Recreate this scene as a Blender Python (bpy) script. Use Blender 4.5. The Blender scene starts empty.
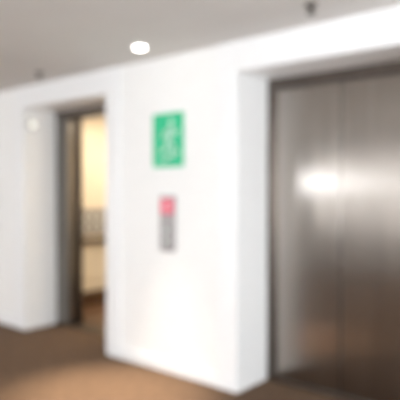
import bpy, math
from mathutils import Vector
S=bpy.context.scene
S.view_settings.view_transform='Standard'
S.view_settings.look='None'
S.view_settings.exposure=0.6
CH=2.746; D=3.47; ED=3.91; LH=2.51

# ---------- materials ----------
def mat(name,col,rough=0.6,metal=0.0,var=0.03,scale=8,bump=0.0,stretch=(1,1,1),emit=None,es=0,aniso=0):
    m=bpy.data.materials.new(name); m.use_nodes=True
    n=m.node_tree.nodes; l=m.node_tree.links; b=n['Principled BSDF']
    tc=n.new('ShaderNodeTexCoord'); mp=n.new('ShaderNodeMapping'); mp.inputs['Scale'].default_value=stretch
    nz=n.new('ShaderNodeTexNoise'); nz.inputs['Scale'].default_value=scale; nz.inputs['Detail'].default_value=4
    l.new(tc.outputs['Object'],mp.inputs[0]); l.new(mp.outputs[0],nz.inputs['Vector'])
    r=n.new('ShaderNodeValToRGB')
    r.color_ramp.elements[0].position=.3; r.color_ramp.elements[1].position=.7
    r.color_ramp.elements[0].color=tuple(c*(1-var) for c in col)+(1,)
    r.color_ramp.elements[1].color=tuple(min(1,c*(1+var)) for c in col)+(1,)
    l.new(nz.outputs['Fac'],r.inputs[0]); l.new(r.outputs[0],b.inputs['Base Color'])
    b.inputs['Roughness'].default_value=rough; b.inputs['Metallic'].default_value=metal
    if aniso:
        b.inputs['Anisotropic'].default_value=aniso
        t=n.new('ShaderNodeTangent'); t.direction_type='RADIAL'; t.axis='Z'; l.new(t.outputs[0],b.inputs['Tangent'])
    if bump:
        bp=n.new('ShaderNodeBump'); bp.inputs['Strength'].default_value=bump; bp.inputs['Distance'].default_value=.01
        l.new(nz.outputs['Fac'],bp.inputs['Height']); l.new(bp.outputs[0],b.inputs['Normal'])
    if emit:
        b.inputs['Emission Color'].default_value=emit+(1,); b.inputs['Emission Strength'].default_value=es
    return m
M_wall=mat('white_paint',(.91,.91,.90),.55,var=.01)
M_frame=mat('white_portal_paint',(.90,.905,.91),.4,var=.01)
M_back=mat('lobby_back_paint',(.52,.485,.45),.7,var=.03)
M_ceil=mat('ceiling_paint',(.74,.725,.70),.8,var=.015,scale=3)
M_carpet=mat('brown_carpet',(.125,.071,.038),.95,var=.25,scale=16,bump=.4)
M_steel=mat('brushed_steel',(.37,.335,.305),.235,1.0,var=.08,scale=2.2,stretch=(6,6,.35),aniso=.92)
M_jamb=mat('jamb_steel',(.22,.205,.19),.3,1.0,var=.08,scale=2.2,stretch=(6,6,.35))
M_steeld=mat('dark_steel',(.15,.128,.113),.38,1.0,var=.1,scale=3,stretch=(8,8,.5))
M_cab=mat('cabin_beige_laminate',(.76,.68,.55),.45,var=.06,scale=3,stretch=(3,3,.5))
M_kick=mat('cabin_dark_kick',(.10,.055,.03),.35,var=.1)
M_cfl=mat('cabin_floor',(.13,.07,.04),.3,var=.2,scale=12)
M_green=mat('sign_green',(.0,.42,.19),.4,var=.03,emit=(.0,.60,.28),es=.12)
M_white=mat('sign_white',(.85,.95,.9),.4,var=.01)
M_lightgreen=mat('sign_pale_green',(.55,.88,.70),.4,var=.02)
M_red=mat('red_display',(.58,.02,.08),.3,var=.05,emit=(1,.05,.15),es=.1)
M_black=mat('dark_plastic',(.10,.09,.09),.35,var=.05)
M_plate=mat('satin_plate',(.33,.31,.31),.4,.3,var=.03)
M_lamp=mat('lamp_glow',(1,1,1),.5,var=0,emit=(1,.97,.92),es=10)
M_cablamp=mat('cabin_lamp_glow',(1,1,1),.5,var=0,emit=(1,.89,.72),es=5)
M_day=mat('daylight_pane',(.9,.95,1),.1,var=0,emit=(.86,.93,1),es=2.5)
M_dayb=mat('daylight_pane_bright',(.9,.95,1),.1,var=0,emit=(.88,.94,1),es=11)
M_alu=mat('window_aluminium',(.7,.7,.7),.4,.5,var=.03)
M_spr=mat('sprinkler_metal',(.12,.11,.10),.4,.7,var=.05)
M_lan=mat('lantern_lens',(.75,.76,.72),.3,var=.02,emit=(1,1,.9),es=.6)

# ---------- helpers ----------
def mesh(name,boxes,m,bevel=0,parent=None):
    vs=[];fs=[]
    for (x0,x1,y0,y1,z0,z1) in boxes:
        o=len(vs)
        vs+=[(x0,y0,z0),(x1,y0,z0),(x1,y1,z0),(x0,y1,z0),(x0,y0,z1),(x1,y0,z1),(x1,y1,z1),(x0,y1,z1)]
        fs+=[tuple(o+i for i in f) for f in ((0,3,2,1),(4,5,6,7),(0,1,5,4),(1,2,6,5),(2,3,7,6),(3,0,4,7))]
    me=bpy.data.meshes.new(name); me.from_pydata(vs,[],fs); me.update()
    ob=bpy.data.objects.new(name,me); S.collection.objects.link(ob); me.materials.append(m)
    if bevel:
        b=ob.modifiers.new('bevel','BEVEL'); b.width=bevel; b.segments=2
    if parent: ob.parent=parent
    return ob
def empty(name,loc=(0,0,0)):
    e=bpy.data.objects.new(name,None); S.collection.objects.link(e); e.empty_display_size=.1
    return e
def lathe(name,prof,m,loc,rot=(0,0,0),parent=None,seg=32):
    vs=[];fs=[]
    for r,z in prof:
        for i in range(seg):
            a=2*math.pi*i/seg; vs.append((r*math.cos(a),r*math.sin(a),z))
    for k in range(len(prof)-1):
        for i in range(seg):
            j=(i+1)%seg; fs.append((k*seg+i,k*seg+j,(k+1)*seg+j,(k+1)*seg+i))
    fs.append(tuple(range(seg))[::-1]); fs.append(tuple((len(prof)-1)*seg+i for i in range(seg)))
    me=bpy.data.meshes.new(name); me.from_pydata(vs,[],fs); me.update()
    for p in me.polygons: p.use_smooth=len(p.vertices)==4
    ob=bpy.data.objects.new(name,me); S.collection.objects.link(ob); me.materials.append(m)
    ob.location=loc; ob.rotation_euler=rot
    if parent: ob.parent=parent
    return ob
def poly(name,pts,y0,th,m,parent):
    n=len(pts); vs=[(x,y0,z) for x,z in pts]+[(x,y0-th,z) for x,z in pts]
    fs=[tuple(range(n)),tuple(range(2*n-1,n-1,-1))]+[(i,(i+1)%n,n+(i+1)%n,n+i) for i in range(n)]
    me=bpy.data.meshes.new(name); me.from_pydata(vs,[],fs); me.update()
    ob=bpy.data.objects.new(name,me); S.collection.objects.link(ob); me.materials.append(m); ob.parent=parent
    return ob
def area(name,loc,d,sx,sy,e,col,parent=None):
    L=bpy.data.lights.new(name,'AREA'); L.shape='RECTANGLE'; L.size=sx; L.size_y=sy; L.energy=e; L.color=col
    o=bpy.data.objects.new(name,L); S.collection.objects.link(o); o.location=loc
    o.rotation_euler=Vector(d).to_track_quat('-Z','Y').to_euler()
    if parent: o.parent=parent

# ---------- shell ----------
XL,XR,YB=-10.0,2.6,-2.9
A0,A1=-5.51,-4.10
B0,B1=-2.54,-1.13
WB=3.95
mesh('floor',[(XL-.1,XR+.1,YB-.1,WB,-.1,0)],M_carpet)
mesh('ceiling',[(XL-.1,XR+.1,YB-.1,WB,CH,CH+.1)],M_ceil)
mesh('wall_front',[(XL,A0,D,WB,0,CH),(A1,B0,D,WB,0,CH),(B1,XR,D,WB,0,CH),(A0,A1,D,WB,LH,CH),(B0,B1,D,WB,LH,CH)],M_wall)
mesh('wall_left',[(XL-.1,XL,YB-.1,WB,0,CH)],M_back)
# back wall with windows; outer two are added to brighten the front wall
wins=[(-9.6,-7.8,.7,2.4,M_day,62),(-7.15,-5.60,1.55,1.95,M_dayb,0),(-1.6,2.3,.7,2.4,M_day,118)]
bx=[];x=XL
for (a,b,c,d,m,e) in wins:
    bx+=[(x,a,YB-.12,YB,0,CH),(a,b,YB-.12,YB,0,c),(a,b,YB-.12,YB,d,CH)]; x=b
bx.append((x,XR,YB-.12,YB,0,CH))
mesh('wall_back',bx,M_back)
for k,(a,b,c,d,m,e) in enumerate(wins):
    w1=empty('window_%d'%(k+1))
    mesh('pane',[(a+.03,b-.03,YB-.09,YB-.07,c+.03,d-.03)],m,parent=w1)
    cs=[(a,a+.03,YB-.11,YB-.005,c,d),(b-.03,b,YB-.11,YB-.005,c,d),(a,b,YB-.11,YB-.005,c,c+.03),(a,b,YB-.11,YB-.005,d-.03,d)]
    if b-a>1.6:
        n=round((b-a)/1.1)
        cs+=[(a+(b-a)*i/n-.02,a+(b-a)*i/n+.02,YB-.11,YB-.005,c,d) for i in range(1,n)]
    mesh('casing',cs,M_alu,parent=w1)
    if e: area('daylight',((a+b)/2,YB-.04,(c+d)/2),(0,1,0),b-a-.1,d-c-.1,e,(.99,.98,.965),w1)  # area lamps in the two added windows, fill for the front wall
# right wall with window
ry0,ry1,rz0,rz1=-1.6,2.4,.5,2.5
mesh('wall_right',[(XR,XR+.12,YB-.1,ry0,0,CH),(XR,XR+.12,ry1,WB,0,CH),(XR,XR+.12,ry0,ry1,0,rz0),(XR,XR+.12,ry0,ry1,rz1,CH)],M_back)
w2=empty('window_4')
mesh('pane',[(XR+.07,XR+.09,ry0+.04,ry1-.04,rz0+.04,rz1-.04)],M_day,parent=w2)
ym=(ry0+ry1)/2
mesh('casing',[(XR+.01,XR+.11,ry0,ry0+.04,rz0,rz1),(XR+.01,XR+.11,ry1-.04,ry1,rz0,rz1),(XR+.01,XR+.11,ym-.02,ym+.02,rz0,rz1),(XR+.01,XR+.11,ry0,ry1,rz0,rz0+.04),(XR+.01,XR+.11,ry0,ry1,rz1-.04,rz1)],M_alu,parent=w2)
area('daylight',(XR+.05,ym,1.5),(-1,0,0),3.8,1.9,54,(.78,.89,1),w2)

p=.018
def portal(name,x0,x1):
    mesh(name,[(x0-.2,x0,D-p,D,0,CH),(x1,x1+.2,D-p,D,0,CH),(x0,x1,D-p,D,LH,CH)],M_frame,bevel=.004)
portal('trim_1',A0,A1); portal('trim_2',B0,B1)
mesh('baseboard_front',[(XL,A0-.2,D-.014,D,0,.11),(A1+.2,B0-.2,D-.014,D,0,.11),(B1+.2,XR,D-.014,D,0,.11)],M_frame,bevel=.004)
mesh('baseboard_back',[(XL,XR,YB,YB+.014,0,.11)],M_frame,bevel=.004)

# ---------- elevators ----------
def elevator(x0,x1,jamb,gap):
    e=empty('elevator'); c=(x0+x1)/2; H=2.42
    mesh('door_jamb',[(x0,x0+jamb,ED-.03,ED+.09,0,H),(x1-jamb,x1,ED-.03,ED+.09,0,H)],M_jamb if gap else M_steeld,bevel=.004,parent=e)
    mesh('door_header',[(x0,x1,ED-.03,ED+.09,H,LH)],M_steeld,bevel=.004,parent=e)
    mesh('sill',[(x0,x1,ED-.03,ED+.16,-.005,.012)],M_steeld,parent=e)
    if gap:
        mesh('door_panel_1',[(x0+.05,c-gap/2,ED+.10,ED+.135,.012,H+.03)],M_steeld,bevel=.003,parent=e)
        mesh('door_panel_2',[(c+gap/2,x1-.05,ED+.10,ED+.135,.012,H+.03)],M_steeld,bevel=.003,parent=e)
    else:
        mesh('door_panel_1',[(x0+jamb-.03,c-.006-.06,ED+.01,ED+.04,.012,H)],M_steel,bevel=.004,parent=e)
        mesh('door_panel_2',[(c+.006-.06,x1-jamb+.03,ED+.01,ED+.04,.012,H)],M_steel,bevel=.004,parent=e)
        mesh('door_seal',[(c-.06-.02,c-.06+.02,ED+.041,ED+.05,.012,H)],M_black,parent=e)
    f=ED+.17; cx0,cx1=c-1.2,c+1.2; bk=f+1.75; ct=2.60
    mesh('cabin_walls',[(cx0-.04,cx0,f,bk,0,ct),(cx1,cx1+.04,f,bk,0,ct),(cx0-.04,cx1+.04,bk,bk+.04,0,ct),
        (cx0,x0+.12,f,f+.04,0,ct),(x1-.12,cx1,f,f+.04,0,ct),(x0+.12,x1-.12,f,f+.04,H,ct)],M_cab,parent=e)
    mesh('cabin_floor',[(cx0-.04,cx1+.04,f,bk,-.06,.012)],M_cfl,parent=e)
    mesh('cabin_ceiling',[(cx0-.04,cx1+.04,f,bk+.04,ct,ct+.05)],M_cab,parent=e)
    mesh('cabin_kick',[(cx0,cx0+.012,f+.05,bk,.012,.2),(cx1-.012,cx1,f+.05,bk,.012,.2),(cx0,cx1,bk-.012,bk,.012,.2)],M_kick,parent=e)
    mesh('cabin_lamp',[(c-.7,c+.7,f+.4,bk-.4,ct-.03,ct)],M_cablamp,bevel=.005,parent=e)
    if gap:
        area('cabin_light',(c,(f+bk)/2,ct-.035),(0,0,-1),1.3,.9,8,(1,.89,.72),e)
        for s,xw in ((1,cx0),(-1,cx1)):
            a=sorted((xw+s*.04,xw+s*.075))
            mesh('handrail',[(a[0],a[1],f+.15,bk-.15,.86,.93)],M_steeld,bevel=.012,parent=e)
            for yy in (f+.35,bk-.35):
                b=sorted((xw,xw+s*.05)); mesh('rail_bracket',[(b[0],b[1],yy-.015,yy+.015,.88,.91)],M_steeld,parent=e)
        mesh('operating_panel',[(cx0,cx0+.02,f+.45,bk-.45,.97,1.33)],M_plate,bevel=.006,parent=e)
        for i in range(4):
            for j in range(2):
                lathe('button',[(.025,0),(.025,.008),(.018,.012)],M_white,(cx0+.02,f+.6+.13*i,1.08+.13*j),(0,math.pi/2,0),parent=e,seg=16)
    return e
elevator(A0,A1,.24,.82)
elevator(B0,B1,.05,0)

hl=empty('elevator_hall_lantern')
lathe('bezel',[(.06,0),(.06,.012),(.05,.018)],M_plate,(A0,3.56,2.33),(0,math.pi/2,0),hl)
lathe('lens',[(.045,0),(.045,.02),(.03,.028)],M_lan,(A0,3.56,2.33),(0,math.pi/2,0),hl)

# ---------- emergency sign ----------
sg=empty('emergency_exit_sign')
sx0,sx1,sz0,sz1=-3.465,-3.107,1.79,2.255; y=D-.001
mesh('board',[(sx0,sx1,y-.012,y,sz0,sz1)],M_green,bevel=.003,parent=sg)
y2=y-.0125
def P(u,v): return (sx0+u*(sx1-sx0), sz0+v*(sz1-sz0))
def stroke(name,pts,w,m):
    for i in range(len(pts)-1):
        a=Vector(P(*pts[i]));b=Vector(P(*pts[i+1]));d=(b-a).normalized();n=Vector((-d.y,d.x))*w/2
        a2=a-d*w*.3;b2=b+d*w*.3
        poly(name,[tuple(a2-n),tuple(b2-n),tuple(b2+n),tuple(a2+n)],y2,.002,m,sg)
h=P(.62,.82)
poly('figure_head',[(h[0]+.030*math.cos(t*math.pi/8),h[1]+.030*math.sin(t*math.pi/8)) for t in range(16)],y2,.002,M_lightgreen,sg)
stroke('figure_torso',[(.60,.70),(.53,.48)],.06,M_lightgreen)
stroke('figure_arm',[(.60,.68),(.80,.60),(.86,.68)],.024,M_lightgreen)
stroke('figure_arm',[(.58,.68),(.40,.66),(.34,.54)],.024,M_lightgreen)
stroke('figure_leg',[(.55,.48),(.70,.38),(.64,.24)],.034,M_lightgreen)
stroke('figure_leg',[(.53,.48),(.45,.33),(.28,.30)],.034,M_lightgreen)
stroke('stairs',[(.30,.13),(.50,.13),(.50,.20),(.70,.20),(.70,.27),(.88,.27)],.024,M_lightgreen)

# ---------- call panel ----------
cp=empty('elevator_call_panel')
px0,px1,pz0,pz1=-3.378,-3.20,1.06,1.54
mesh('faceplate',[(px0,px1,y-.015,y,pz0,pz1)],M_plate,bevel=.004,parent=cp)
mesh('display',[(px0+.012,px1-.012,y-.019,y-.0145,pz1-.16,pz1-.02)],M_red,bevel=.002,parent=cp)
mesh('display_digit',[(px0+.075,px0+.085,y-.022,y-.0185,pz1-.13,pz1-.05),(px0+.095,px0+.125,y-.022,y-.0185,pz1-.06,pz1-.05),(px0+.095,px0+.125,y-.022,y-.0185,pz1-.13,pz1-.12)],M_white,parent=cp)
for z in (1.24,1.15):
    lathe('call_button',[(.026,0),(.026,.006),(.02,.01)],M_black,((px0+px1)/2,y-.015,z),(math.pi/2,0,0),cp,24)
    lathe('button_cap',[(.018,0),(.018,.013)],M_white,((px0+px1)/2,y-.015,z),(math.pi/2,0,0),cp,24)

# ---------- ceiling fixtures ----------
def downlight(x,yy,e,col=(1,.87,.70),ang=44,tilt=0):
    d=empty('ceiling_downlight')
    lathe('trim_ring',[(.07,0),(.07,-.008),(.048,-.012)],M_wall,(x,yy,CH),parent=d)
    lathe('lamp_lens',[(.048,-.010),(.044,-.018),(.03,-.022)],M_lamp,(x,yy,CH),parent=d)
    L=bpy.data.lights.new('bulb','SPOT'); L.energy=e; L.color=col; L.spot_size=math.radians(ang); L.spot_blend=1; L.shadow_soft_size=.04
    o=bpy.data.objects.new('bulb',L); S.collection.objects.link(o); o.location=(x,yy,CH-.03); o.parent=d
    o.rotation_euler=(-math.radians(tilt),0,0)
for x in (-3.23,.35,-6.85):
    downlight(x,3.08,620,tilt=8); downlight(x,.3,55,ang=100)
def sprinkler(x,yy):
    s=empty('ceiling_sprinkler')
    lathe('escutcheon',[(.042,0),(.038,-.010),(.016,-.014),(.012,-.04)],M_spr,(x,yy,CH),parent=s)
    lathe('deflector',[(.010,-.04),(.008,-.052),(.032,-.054),(.032,-.058)],M_spr,(x,yy,CH),parent=s)
sprinkler(-1.69,3.07); sprinkler(-4.71,3.13)

w=bpy.data.worlds.new('world'); S.world=w; w.use_nodes=True
w.node_tree.nodes['Background'].inputs[0].default_value=(.8,.88,1,1); w.node_tree.nodes['Background'].inputs[1].default_value=.6

# ---------- camera ----------
C=bpy.data.cameras.new('camera'); co=bpy.data.objects.new('camera',C); S.collection.objects.link(co)
co.location=(0,0,1.6); C.lens=49.5; C.sensor_width=36; C.clip_start=.02
co.rotation_euler=Vector((-.645,.764,-.02)).to_track_quat('-Z','Y').to_euler()
C.dof.use_dof=True; C.dof.focus_distance=.6; C.dof.aperture_fstop=3.7
S.camera=co
